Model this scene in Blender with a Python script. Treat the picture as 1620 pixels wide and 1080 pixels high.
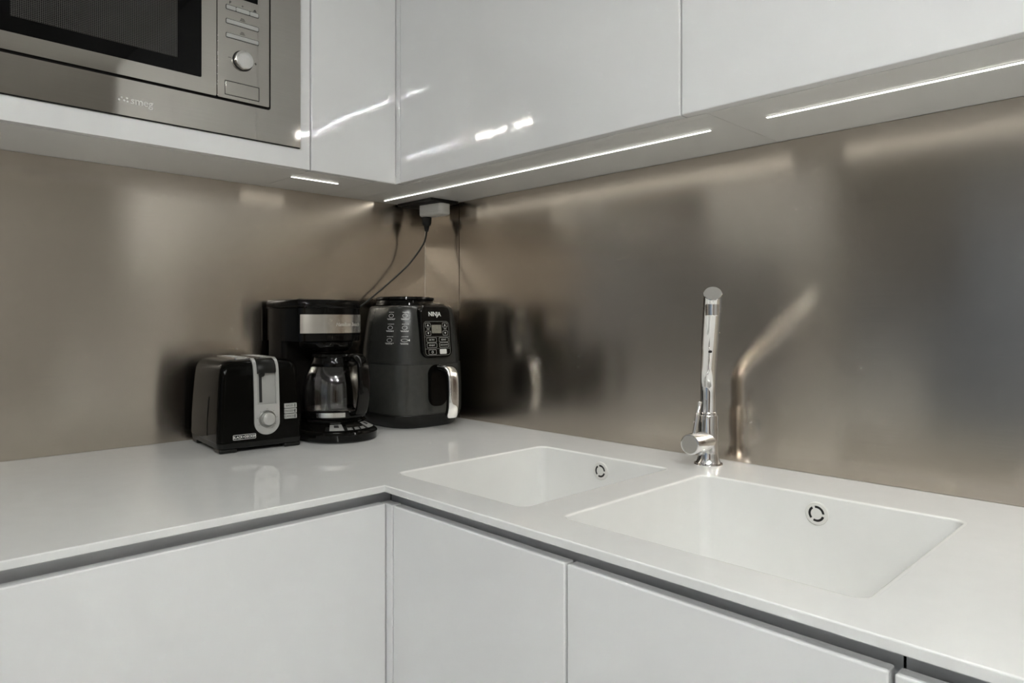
import bpy, bmesh, math, random
from mathutils import Vector, Matrix
from math import sin, cos, pi, radians, sqrt

random.seed(7)
for _o in list(bpy.data.objects):
    bpy.data.objects.remove(_o, do_unlink=True)
scene = bpy.context.scene
COL = scene.collection

# ------------------------------------------------------------------ camera
# world: kitchen corner at the origin, right wall = plane y=0 (runs +x), left wall = plane x=0 (runs -y)
CT = 0.90                      # worktop height
camd = bpy.data.cameras.new('camera')
cam = bpy.data.objects.new('camera', camd)
COL.objects.link(cam)
cam.location = (1.6419, -1.2432, CT + 0.27405)
cam.rotation_euler = (radians(90), 0, radians(45.7406))
camd.sensor_width = 36.0
camd.lens = 36.0 * 1096.18 / 1620.0
camd.shift_y = -(540.0 - 504.97) / 1620.0
camd.clip_start = 0.02
scene.camera = cam

# ------------------------------------------------------------------ world / view
world = bpy.data.worlds.new('world')
scene.world = world
world.use_nodes = True
world.node_tree.nodes['Background'].inputs[0].default_value = (0.75, 0.85, 1.0, 1)
world.node_tree.nodes['Background'].inputs[1].default_value = 0.6
vs = scene.view_settings
vs.view_transform = 'Standard'
vs.look = 'None'
vs.gamma = 1.0
vs.use_curve_mapping = False
vs.exposure = 0.19
scene.cycles.sample_clamp_indirect = 0.0

CEIL_LED = 580.0       # linear ceiling lamps (emission strength)
UNDER_LED = 6.0       # under-cabinet strips: glow of the diffuser
UNDER_W = 0.46        # and the downward beam of their diodes, watts per metre


# ================================================================== helpers
def lin(c):
    return tuple((v / 12.92 if v <= 0.04045 else ((v + 0.055) / 1.055) ** 2.4) for v in c)


def mat(name, color, rough=0.5, metal=0.0, **kw):
    m = bpy.data.materials.new(name)
    m.use_nodes = True
    b = m.node_tree.nodes['Principled BSDF']
    b.inputs['Base Color'].default_value = (*color, 1)
    b.inputs['Roughness'].default_value = rough
    b.inputs['Metallic'].default_value = metal
    for k, v in kw.items():
        b.inputs[k.replace('_', ' ')].default_value = v
    return m


def nodes(m):
    return m.node_tree.nodes, m.node_tree.links, m.node_tree.nodes['Principled BSDF']


def add_noise(m, scale=8.0, lo=0.9, hi=1.0, stretch=(1, 1, 1), bump=0.0, bumpscale=None, dist=0.001, coord='Object', rough=None):
    """mild procedural colour variation (and relief) on the material's own colour"""
    N, L, b = nodes(m)
    base = tuple(b.inputs['Base Color'].default_value)[:3]
    tc = N.new('ShaderNodeTexCoord')
    mp = N.new('ShaderNodeMapping')
    mp.inputs['Scale'].default_value = stretch
    L.new(tc.outputs[coord], mp.inputs['Vector'])
    n = N.new('ShaderNodeTexNoise')
    n.inputs['Scale'].default_value = scale
    n.inputs['Detail'].default_value = 4
    L.new(mp.outputs['Vector'], n.inputs['Vector'])
    r = N.new('ShaderNodeValToRGB')
    r.color_ramp.elements[0].position = 0.3
    r.color_ramp.elements[1].position = 0.7
    r.color_ramp.elements[0].color = (*[c * lo for c in base], 1)
    r.color_ramp.elements[1].color = (*[min(1, c * hi) for c in base], 1)
    L.new(n.outputs['Fac'], r.inputs['Fac'])
    L.new(r.outputs['Color'], b.inputs['Base Color'])
    if rough:
        mr = N.new('ShaderNodeMapRange')
        mr.inputs['To Min'].default_value = rough[0]
        mr.inputs['To Max'].default_value = rough[1]
        L.new(n.outputs['Fac'], mr.inputs['Value'])
        L.new(mr.outputs['Result'], b.inputs['Roughness'])
    if bump:
        n2 = N.new('ShaderNodeTexNoise')
        n2.inputs['Scale'].default_value = bumpscale or scale
        L.new(mp.outputs['Vector'], n2.inputs['Vector'])
        bp = N.new('ShaderNodeBump')
        bp.inputs['Strength'].default_value = bump
        bp.inputs['Distance'].default_value = dist
        L.new(n2.outputs['Fac'], bp.inputs['Height'])
        L.new(bp.outputs['Normal'], b.inputs['Normal'])
    return m


def brushed(name, color, rough, aniso, rot=0.25, lo=0.97, hi=1.02, wave=0.25):
    """brushed steel: horizontal brush lines (u of the UV map), reflections smear vertically"""
    m = mat(name, color, rough, 1.0, Anisotropic=aniso, Anisotropic_Rotation=rot)
    N, L, b = nodes(m)
    tg = N.new('ShaderNodeTangent')
    tg.direction_type = 'UV_MAP'
    L.new(tg.outputs['Tangent'], b.inputs['Tangent'])
    uv = N.new('ShaderNodeTexCoord')
    mp = N.new('ShaderNodeMapping')
    mp.inputs['Scale'].default_value = (6, 900, 1)
    L.new(uv.outputs['UV'], mp.inputs['Vector'])
    n = N.new('ShaderNodeTexNoise')
    n.inputs['Scale'].default_value = 1.0
    n.inputs['Detail'].default_value = 3
    L.new(mp.outputs['Vector'], n.inputs['Vector'])
    r = N.new('ShaderNodeValToRGB')
    r.color_ramp.elements[0].position = 0.3
    r.color_ramp.elements[1].position = 0.7
    r.color_ramp.elements[0].color = (*[c * lo for c in color], 1)
    r.color_ramp.elements[1].color = (*[min(1, c * hi) for c in color], 1)
    L.new(n.outputs['Fac'], r.inputs['Fac'])
    L.new(r.outputs['Color'], b.inputs['Base Color'])
    n3 = N.new('ShaderNodeTexNoise')
    n3.inputs['Scale'].default_value = 2.2
    L.new(uv.outputs['UV'], n3.inputs['Vector'])
    bp = N.new('ShaderNodeBump')
    bp.inputs['Strength'].default_value = wave
    bp.inputs['Distance'].default_value = 0.004
    L.new(n3.outputs['Fac'], bp.inputs['Height'])
    L.new(bp.outputs['Normal'], b.inputs['Normal'])
    return m


def emit(name, color, strength):
    m = bpy.data.materials.new(name)
    m.use_nodes = True
    N, L, b = nodes(m)
    b.inputs['Base Color'].default_value = (*color, 1)
    b.inputs['Emission Color'].default_value = (*color, 1)
    b.inputs['Emission Strength'].default_value = strength
    return m


def put_uv(me):
    """u = horizontal run, v = height"""
    uvl = me.uv_layers.new(name='UVMap')
    for p in me.polygons:
        n = p.normal
        for li in p.loop_indices:
            co = me.vertices[me.loops[li].vertex_index].co
            if abs(n.z) > 0.8:
                uvl.data[li].uv = (co.x, co.y)
            elif abs(n.x) > abs(n.y):
                uvl.data[li].uv = (co.y, co.z)
            else:
                uvl.data[li].uv = (co.x, co.z)


def finish(name, bm, material, parent=None, smooth=True, angle=38, uv=False, wn=False, loc=None):
    bmesh.ops.recalc_face_normals(bm, faces=bm.faces)
    me = bpy.data.meshes.new(name)
    bm.to_mesh(me)
    bm.free()
    me.materials.append(material)
    if smooth:
        me.polygons.foreach_set('use_smooth', [True] * len(me.polygons))
        me.set_sharp_from_angle(angle=radians(angle))
    me.update()
    if uv:
        put_uv(me)
    o = bpy.data.objects.new(name, me)
    COL.objects.link(o)
    if parent is not None:
        o.parent = parent
    if loc is not None:
        o.location = loc
    if wn:
        w = o.modifiers.new('normals', 'WEIGHTED_NORMAL')
        w.keep_sharp = True
        w.weight = 100
    return o


def add_box(bm, lo, hi, bevel=0.0, seg=2):
    lo, hi = Vector(lo), Vector(hi)
    lo, hi = Vector([min(a, b) for a, b in zip(lo, hi)]), Vector([max(a, b) for a, b in zip(lo, hi)])
    r = bmesh.ops.create_cube(bm, size=1.0)
    vs_ = r['verts']
    c, s = (lo + hi) / 2, hi - lo
    for v in vs_:
        v.co = Vector((v.co.x * s.x, v.co.y * s.y, v.co.z * s.z)) + c
    if bevel:
        es = list({e for v in vs_ for e in v.link_edges})
        bmesh.ops.bevel(bm, geom=es, offset=min(bevel, min(s) * 0.45), offset_type='OFFSET', segments=seg, profile=0.5, affect='EDGES', clamp_overlap=True)


def box(name, lo, hi, material, parent=None, bevel=0.0015, seg=3, uv=False):
    bm = bmesh.new()
    add_box(bm, lo, hi, bevel, seg)
    return finish(name, bm, material, parent, uv=uv, wn=bevel > 0, angle=50)


def loft_into(bm, rings, cap0=True, cap1=True, closed=True):
    vr = [[bm.verts.new(p) for p in ring] for ring in rings]
    n = len(vr[0])
    for a, b in zip(vr[:-1], vr[1:]):
        for i in range(n if closed else n - 1):
            j = (i + 1) % n
            bm.faces.new((a[i], a[j], b[j], b[i]))
    if cap0:
        bm.faces.new(list(reversed(vr[0])))
    if cap1:
        bm.faces.new(vr[-1])
    return vr


def loft(name, rings, material, parent=None, cap0=True, cap1=True, angle=38, uv=False, closed=True):
    bm = bmesh.new()
    loft_into(bm, rings, cap0, cap1, closed)
    return finish(name, bm, material, parent, angle=angle, uv=uv)


def rr(x0, x1, y0, y1, r, n=6):
    """rounded rectangle outline, counter-clockwise"""
    r = min(r, (x1 - x0) / 2 - 1e-5, (y1 - y0) / 2 - 1e-5)
    pts = []
    for cx, cy, a0 in ((x1 - r, y1 - r, 0), (x0 + r, y1 - r, 90), (x0 + r, y0 + r, 180), (x1 - r, y0 + r, 270)):
        for k in range(n + 1):
            a = radians(a0 + 90 * k / n)
            pts.append((cx + r * cos(a), cy + r * sin(a)))
    return pts


def se(a, b, n=3.0, N=72):
    """superellipse outline"""
    pts = []
    for k in range(N):
        t = 2 * pi * k / N
        c, s = cos(t), sin(t)
        pts.append((a * math.copysign(abs(c) ** (2 / n), c), b * math.copysign(abs(s) ** (2 / n), s)))
    return pts


def circ(r, N=40, cx=0, cy=0):
    return [(cx + r * cos(2 * pi * k / N), cy + r * sin(2 * pi * k / N)) for k in range(N)]


def lathe(name, prof, material, parent=None, N=48, cx=0, cy=0, cap0=True, cap1=True, M=None, angle=38):
    rings = [[Vector((x, y, z)) for x, y in circ(r, N, cx, cy)] for r, z in prof]
    if M is not None:
        rings = [[M @ p for p in ring] for ring in rings]
    return loft(name, rings, material, parent, cap0, cap1, angle)


def prism(name, outline, f, d0, d1, material, parent=None, bevel=0.0, seg=3, uv=False, angle=50):
    """outline (a,b) mapped by f(a,b,d) and extruded between depth d0 and d1, optional rounding at d1"""
    cx = sum(p[0] for p in outline) / len(outline)
    cy = sum(p[1] for p in outline) / len(outline)
    rings = [[f(a, b, d0) for a, b in outline]]
    if bevel:
        n = len(outline)

        def inset(off):
            res = []
            for i in range(n):
                p0, p1, p2 = outline[i - 1], outline[i], outline[(i + 1) % n]
                e1 = Vector((p1[0] - p0[0], p1[1] - p0[1]))
                e2 = Vector((p2[0] - p1[0], p2[1] - p1[1]))
                if e1.length < 1e-9:
                    e1 = e2
                if e2.length < 1e-9:
                    e2 = e1
                n1 = Vector((-e1.y, e1.x)).normalized()
                n2 = Vector((-e2.y, e2.x)).normalized()
                m = (n1 + n2)
                m = m / max(0.5, m.length_squared / 2) if m.length > 1e-6 else n1
                res.append((p1[0] + m.x * off, p1[1] + m.y * off))
            return res
        for k in range(seg + 1):
            a = pi / 2 * k / seg
            q = inset(bevel * (1 - cos(a)))
            d = d1 - math.copysign(bevel, d1 - d0) * (1 - sin(a))
            rings.append([f(x, y, d) for x, y in q])
    else:
        rings.append([f(a, b, d1) for a, b in outline])
    bm = bmesh.new()
    loft_into(bm, rings)
    return finish(name, bm, material, parent, angle=angle, uv=uv, wn=bevel > 0)


def ring_plate(name, outer, inner, f, d0, d1, material, parent=None, uv=False):
    """flat frame between two outlines with the same number of points"""
    bm = bmesh.new()
    lo = [[bm.verts.new(f(a, b, d)) for a, b in o] for o, d in ((outer, d0), (outer, d1), (inner, d1), (inner, d0))]
    n = len(outer)
    for A, B in zip(lo, lo[1:] + lo[:1]):
        for i in range(n):
            j = (i + 1) % n
            bm.faces.new((A[i], A[j], B[j], B[i]))
    return finish(name, bm, material, parent, angle=30, uv=uv)


def sweep(name, path, radius, material, parent=None, N=14, cap=True, angle=50):
    """round tube along a path; radius is a number or one number per point"""
    P = [Vector(p) for p in path]
    rad = radius if isinstance(radius, (list, tuple)) else [radius] * len(P)
    t0 = (P[1] - P[0]).normalized()
    up = Vector((0, 0, 1)) if abs(t0.z) < 0.9 else Vector((1, 0, 0))
    nrm = (up - t0 * up.dot(t0)).normalized()
    rings = []
    for i, p in enumerate(P):
        t = ((P[min(i + 1, len(P) - 1)] - p).normalized() + (p - P[max(i - 1, 0)]).normalized()).normalized()
        nrm = (nrm - t * nrm.dot(t)).normalized()
        bi = t.cross(nrm)
        rings.append([p + (nrm * cos(2 * pi * k / N) + bi * sin(2 * pi * k / N)) * rad[i] for k in range(N)])
    return loft(name, rings, material, parent, cap, cap, angle)


def bez(pts, n=12):
    """Catmull-Rom through the points"""
    P = [Vector(p) for p in pts]
    P = [P[0] * 2 - P[1]] + P + [P[-1] * 2 - P[-2]]
    out = []
    for i in range(1, len(P) - 2):
        for k in range(n):
            t = k / n
            a, b, c, d = P[i - 1], P[i], P[i + 1], P[i + 2]
            out.append(0.5 * ((2 * b) + (c - a) * t + (2 * a - 5 * b + 4 * c - d) * t * t + (3 * b - 3 * c + d - a) * t ** 3))
    out.append(P[-2])
    return out


def text_mesh(body, size, bold=0.0, shear=0.0, spacing=1.0):
    cu = bpy.data.curves.new('t', 'FONT')
    cu.body = body
    cu.size = size
    cu.align_x = 'CENTER'
    cu.align_y = 'CENTER'
    cu.offset = bold
    cu.shear = shear
    cu.space_character = spacing
    cu.resolution_u = 3
    o = bpy.data.objects.new('t', cu)
    COL.objects.link(o)
    dg = bpy.context.evaluated_depsgraph_get()
    me = bpy.data.meshes.new_from_object(o.evaluated_get(dg))
    bpy.data.objects.remove(o, do_unlink=True)
    bpy.data.curves.remove(cu)
    return me


def text_into(bm, body, size, f, bold=0.0, shear=0.0, ox=0.0, oy=0.0, d=0.0, xs=1.0):
    me = text_mesh(body, size, bold, shear)
    vs_ = [bm.verts.new(f(v.co.x * xs + ox, v.co.y + oy, d)) for v in me.vertices]
    for p in me.polygons:
        try:
            bm.faces.new([vs_[i] for i in p.vertices])
        except ValueError:
            pass
    bpy.data.meshes.remove(me)


def flat_poly(bm, pts, f, d):
    bm.faces.new([bm.verts.new(f(a, b, d)) for a, b in pts])


def flat_ring(bm, outer, inner, f, d):
    a = [bm.verts.new(f(x, y, d)) for x, y in outer]
    b = [bm.verts.new(f(x, y, d)) for x, y in inner]
    n = len(a)
    for i in range(n):
        j = (i + 1) % n
        bm.faces.new((a[i], a[j], b[j], b[i]))


def rr_ring(bm, x0, x1, y0, y1, r, w, f, d):
    flat_ring(bm, rr(x0, x1, y0, y1, r), rr(x0 + w, x1 - w, y0 + w, y1 - w, max(r - w, 1e-4)), f, d)


def flat_finish(name, bm, material, parent):
    me = bpy.data.meshes.new(name)
    bm.to_mesh(me)
    bm.free()
    me.materials.append(material)
    o = bpy.data.objects.new(name, me)
    COL.objects.link(o)
    o.parent = parent
    return o


def thing(name, label, cat, loc=(0, 0, 0), rotz=0.0, group=None):
    o = bpy.data.objects.new(name, None)
    COL.objects.link(o)
    o.location = loc
    o.rotation_euler = (0, 0, rotz)
    o.empty_display_size = 0.05
    return tag(o, label, cat, group)


def tag(o, label, cat, group=None):
    o['label'] = label
    o['category'] = cat
    if group:
        o['group'] = group
    return o


def struct(o):
    o['kind'] = 'structure'
    return o


def xyz(a, b, d):      # plan outline, height d
    return Vector((a, b, d))


def fx(a, b, d):       # facing +x : a runs +y, b runs up, d is depth towards +x
    return Vector((d, a, b))


def fy(a, b, d):       # facing -y : a runs +x, b runs up, d is depth towards -y
    return Vector((a, -d, b))


# ================================================================== materials
M_white = add_noise(mat('white_lacquer', (0.80, 0.80, 0.80), 0.035, 0.0, Specular_IOR_Level=0.5), 2.2, 0.985, 1.0, bump=0.22, bumpscale=2.4, dist=0.004)
M_carcass = add_noise(mat('white_melamine', (0.78, 0.775, 0.755), 0.28), 6, 0.97, 1.0)
M_counter = add_noise(mat('white_solid_surface', (0.81, 0.81, 0.80), 0.05), 30, 0.975, 1.0, bump=0.03, bumpscale=3, dist=0.002)
M_sink = add_noise(mat('white_sink_acrylic', (0.81, 0.81, 0.795), 0.22), 20, 0.98, 1.0)
M_steel = brushed('brushed_steel_sheet', (0.57, 0.512, 0.447), 0.19, 0.80)
M_mwsteel = brushed('brushed_steel_microwave', (0.42, 0.395, 0.365), 0.055, 0.2, wave=0.0)
M_band = brushed('brushed_steel_band', (0.66, 0.63, 0.59), 0.22, 0.7, rot=0.25)
M_alu = add_noise(mat('anodised_aluminium', (0.72, 0.73, 0.75), 0.40, 0.1), 40, 0.95, 1.0, stretch=(1, 1, 20))
M_chrome = add_noise(mat('polished_chrome', (0.88, 0.88, 0.88), 0.035, 1.0), 5, 0.98, 1.0)
M_satin = add_noise(mat('satin_chrome', (0.72, 0.71, 0.69), 0.26, 1.0), 60, 0.95, 1.0)
M_silver = add_noise(mat('silver_plastic', (0.50, 0.50, 0.485), 0.33, 0.35), 90, 0.94, 1.0)
M_silverd = add_noise(mat('silver_grey_recess', (0.40, 0.40, 0.385), 0.40, 0.25), 40, 0.92, 1.0)
M_skirt = add_noise(mat('dark_satin_metal', (0.22, 0.22, 0.21), 0.30, 0.8), 60, 0.9, 1.0)
M_black = add_noise(mat('gloss_black_plastic', (0.0035, 0.0033, 0.0028), 0.06, 0.0, IOR=1.30), 12, 0.8, 1.0)
M_toaster = add_noise(mat('black_toaster_shell', (0.0030, 0.0028, 0.0022), 0.07, 0.0, IOR=1.17), 12, 0.8, 1.0)
M_blackm = add_noise(mat('satin_black_plastic', (0.0085, 0.0085, 0.0075), 0.36, 0.0, Specular_IOR_Level=0.25), 60, 0.8, 1.0)
M_blackside = add_noise(mat('black_wall_plastic', (0.0055, 0.005, 0.0042), 0.20, 0.0, IOR=1.22), 60, 0.85, 1.0)
M_gap = add_noise(mat('black_gap', (0.006, 0.006, 0.006), 0.6), 20, 0.8, 1.0)
M_fryer = add_noise(mat('slate_grey_plastic', (0.030, 0.0305, 0.028), 0.24, 0.0, Specular_IOR_Level=0.4), 70, 0.9, 1.05)
M_fryerb = add_noise(mat('slate_grey_basket', (0.042, 0.0425, 0.039), 0.18, 0.0, Specular_IOR_Level=0.45), 70, 0.9, 1.05)
M_print = mat('white_print', (0.72, 0.72, 0.70), 0.5)
M_printg = mat('grey_print', (0.33, 0.33, 0.32), 0.5)
M_inkd = mat('dark_print', (0.02, 0.02, 0.02), 0.5)
M_etch = mat('etched_logo', (0.85, 0.83, 0.80), 0.35, 0.6)
M_whitepl = add_noise(mat('white_plastic', (0.78, 0.77, 0.74), 0.30), 50, 0.97, 1.0)
M_glass = mat('carafe_glass', (1, 1, 1), 0.01, 0.0, Transmission_Weight=1.0, IOR=1.47)
M_mwglass = add_noise(mat('microwave_dark_glass', (0.002, 0.002, 0.002), 0.03, 0.0, IOR=1.2), 4, 0.9, 1.0)
M_lcd = add_noise(mat('grey_lcd', (0.26, 0.25, 0.21), 0.25), 200, 0.7, 1.0)
M_lcdd = add_noise(mat('dark_lcd', (0.03, 0.028, 0.024), 0.12), 80, 0.7, 1.0)
M_led = emit('led_diffuser', (1.0, 0.98, 0.90), UNDER_LED)
M_ceilled = emit('ceiling_led_diffuser', (0.98, 1.0, 0.97), CEIL_LED)
M_digit = emit('clock_digit', (0.8, 0.9, 1.0), 2.0)
M_wall = add_noise(mat('painted_wall', (0.40, 0.38, 0.355), 0.7), 5, 0.96, 1.0, bump=0.05, bumpscale=120, dist=0.001)
M_ceil = add_noise(mat('painted_ceiling', (0.78, 0.77, 0.75), 0.8), 5, 0.97, 1.0, bump=0.05, bumpscale=120, dist=0.001)
M_floor = add_noise(mat('grey_floor', (0.30, 0.295, 0.29), 0.35), 3, 0.85, 1.05)
M_rubber = add_noise(mat('black_rubber', (0.012, 0.012, 0.011), 0.55), 90, 0.8, 1.0)

# microwave inner window: dark perforated screen behind the glass
M_mesh = mat('microwave_screen', (0.02, 0.02, 0.02), 0.08, 0.0, IOR=1.3)
N, L, b = nodes(M_mesh)
tc = N.new('ShaderNodeTexCoord')
mp = N.new('ShaderNodeMapping')
mp.inputs['Scale'].default_value = (1, 330, 330)
L.new(tc.outputs['Object'], mp.inputs['Vector'])
vo = N.new('ShaderNodeTexVoronoi')
vo.inputs['Randomness'].default_value = 0.0
vo.inputs['Scale'].default_value = 1.0
L.new(mp.outputs['Vector'], vo.inputs['Vector'])
cr = N.new('ShaderNodeValToRGB')
cr.color_ramp.elements[0].position = 0.28
cr.color_ramp.elements[0].color = (0.004, 0.004, 0.004, 1)
cr.color_ramp.elements[1].position = 0.45
cr.color_ramp.elements[1].color = (0.060, 0.058, 0.054, 1)
L.new(vo.outputs['Distance'], cr.inputs['Fac'])
L.new(cr.outputs['Color'], b.inputs['Base Color'])

# ================================================================== room shell
RX, RY, RZ = 3.90, -3.60, 2.40
T = 0.12
struct(box('floor', (-T, RY - T, -T), (RX + T, T, 0), M_floor, bevel=0))
struct(box('ceiling', (-T, RY - T, RZ), (RX + T, T, RZ + T), M_ceil, bevel=0))
struct(box('wall_left', (-T, RY - T, 0), (0, T, RZ), M_wall, bevel=0))
struct(box('wall_right', (0, 0, 0), (RX + T, T, RZ), M_wall, bevel=0))
struct(box('wall_back', (0, RY - T, 0), (RX + T, RY, RZ), M_wall, bevel=0))
struct(box('wall_far', (RX, RY, 0), (RX + T, 0, RZ), M_wall, bevel=0))


def ceiling_linear(y, label):
    t = thing('ceiling_light', label, 'light', (1.74, y, RZ), 0, 'linear ceiling lights')
    box('housing', (0, -0.022, -0.012), (1.41, 0.022, 0), M_whitepl, t, 0.001)
    box('diffuser', (0.004, -0.004, -0.0145), (1.406, 0.004, -0.0115), M_ceilled, t, 0)


ceiling_linear(-1.51, 'slim linear ceiling light closest to the sink wall')
ceiling_linear(-2.38, 'slim linear ceiling light in the middle of the room')

M_wood = add_noise(mat('dark_wood_door', (0.105, 0.055, 0.032), 0.35), 6, 0.7, 1.1, stretch=(1, 8, 1))
d_ = struct(box('door_1', (RX - 0.03, -3.46, 0.0), (RX - 0.001, -2.36, 2.10), M_wood, None, 0.003))
box('door_handle', (-0.0, 0, 0), (0.05, 0.12, 0.02), M_satin, d_, 0.004).location = (RX - 0.082, -2.56, 1.02)
M_daytint = add_noise(mat('daylight_tint_paint', (0.27, 0.315, 0.39), 0.35), 4, 0.97, 1.0)  # blue tint in the colour stands in for daylight on the unit
t = thing('added_storage_unit', 'added unseen storage unit with hutch against the back wall, tinted daylight blue', 'cabinet', (0.0, RY, 0))  # added out of view to give the steel sheet its cool reflection
box('lower_unit', (0.06, 0.004, 0.0), (1.90, 0.45, 1.28), M_daytint, t, 0.002)
box('hutch', (0.62, 0.004, 1.2802), (1.90, 0.32, 1.86), M_daytint, t, 0.002)
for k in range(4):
    box('door', (0.064 + 0.459 * k, 0.4502, 0.08), (0.519 + 0.459 * k, 0.468, 1.27), M_daytint, t, 0.002)

# ================================================================== steel splashback
ZS0, ZS1 = CT + 0.0004, CT + 0.5996
TH = 0.004
LEFT_END = -2.40
RIGHT_END = 2.60
SEAM = 0.1593
# folded sheet: runs along the left wall, bends in the corner, ends at the seam on the right wall
rf = 0.0015
outer = [(TH, LEFT_END)]
for k in range(9):
    a = radians(180 - 90 * k / 8)
    outer.append((TH + rf + rf * cos(a), -TH - rf + rf * sin(a)))
outer.append((SEAM - 0.0008, -TH))
inner = [(0.0003, LEFT_END)] + [(0.0003, -0.0003)] * 9 + [(SEAM - 0.0008, -0.0003)]
bm = bmesh.new()
ro = [[bm.verts.new((x, y, z)) for x, y in outer] for z in (ZS0, ZS1)]
ri = [[bm.verts.new((x, y, z)) for x, y in (inner[0], inner[1], inner[-1])] for z in (ZS0, ZS1)]
for i in range(len(outer) - 1):
    bm.faces.new((ro[0][i], ro[0][i + 1], ro[1][i + 1], ro[1][i]))
for i in range(2):
    bm.faces.new((ri[0][i + 1], ri[0][i], ri[1][i], ri[1][i + 1]))
bm.faces.new((ro[0][-1], ri[0][-1], ri[1][-1], ro[1][-1]))
bm.faces.new((ri[0][0], ro[0][0], ro[1][0], ri[1][0]))
for q in (0, 1):
    loop = ro[q] + list(reversed(ri[q]))
    bm.faces.new(loop)
o = finish('steel_splashback', bm, M_steel, None, angle=60, uv=True)
tag(o, 'brushed steel splashback sheet behind the appliances, folded round the corner', 'splashback')
o = box('steel_splashback', (SEAM + 0.0008, -TH, ZS0), (RIGHT_END, -0.0003, ZS1), M_steel, None, 0.0012, 2, uv=True)
tag(o, 'long brushed steel splashback sheet behind the sinks and tap', 'splashback')

# ================================================================== worktop with two openings
WX, WY = 0.675, -0.5945
SINKS = [(0.612, 0.930, -0.526, -0.148), (1.001, 1.397, -0.522, -0.146)]
ST = 0.0118


def lpoly(off):
    return [(0.0, 0.0), (0.0, LEFT_END), (WX - off, LEFT_END), (WX - off, WY + off), (RIGHT_END, WY + off), (RIGHT_END, 0.0)]


bm = bmesh.new()
er = 0.0022


def edge_loop(pts, z):
    v = [bm.verts.new((x, y, z)) for x, y in pts]
    return v


def bridge(a, b):
    n = len(a)
    for i in range(n):
        j = (i + 1) % n
        bm.faces.new((a[i], a[j], b[j], b[i]))


rings_o = []
for k in range(4):
    a = pi / 2 * k / 3
    rings_o.append(edge_loop(lpoly(er * (1 - sin(a))), CT - er * (1 - cos(a))))
rings_o.append(edge_loop(lpoly(0.0), CT - ST + 0.001))
rings_o.append(edge_loop(lpoly(0.001), CT - ST))
for a, b in zip(rings_o[:-1], rings_o[1:]):
    bridge(a, b)
top_edges = [bm.edges.get((rings_o[0][i], rings_o[0][(i + 1) % 6])) for i in range(6)]
bot_edges = [bm.edges.get((rings_o[-1][i], rings_o[-1][(i + 1) % 6])) for i in range(6)]
for (x0, x1, y0, y1) in SINKS:
    rs = [edge_loop(rr(x0 - 0.0065, x1 + 0.0065, y0 - 0.0065, y1 + 0.0065, 0.0225, 8), z_) for z_ in (CT, CT - ST)]
    bridge(rs[0], rs[1])
    n = len(rs[0])
    top_edges += [bm.edges.get((rs[0][i], rs[0][(i + 1) % n])) for i in range(n)]
    bot_edges += [bm.edges.get((rs[1][i], rs[1][(i + 1) % n])) for i in range(n)]
bmesh.ops.triangle_fill(bm, edges=top_edges, use_beauty=True, use_dissolve=False)
bmesh.ops.triangle_fill(bm, edges=bot_edges, use_beauty=True, use_dissolve=False)
o = finish('worktop', bm, M_counter, None, angle=35)
w_ = o.modifiers.new('normals', 'WEIGHTED_NORMAL')
w_.weight = 100
w_.keep_sharp = True
tag(o, 'thin glossy white L-shaped worktop with two sink openings', 'worktop')

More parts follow.
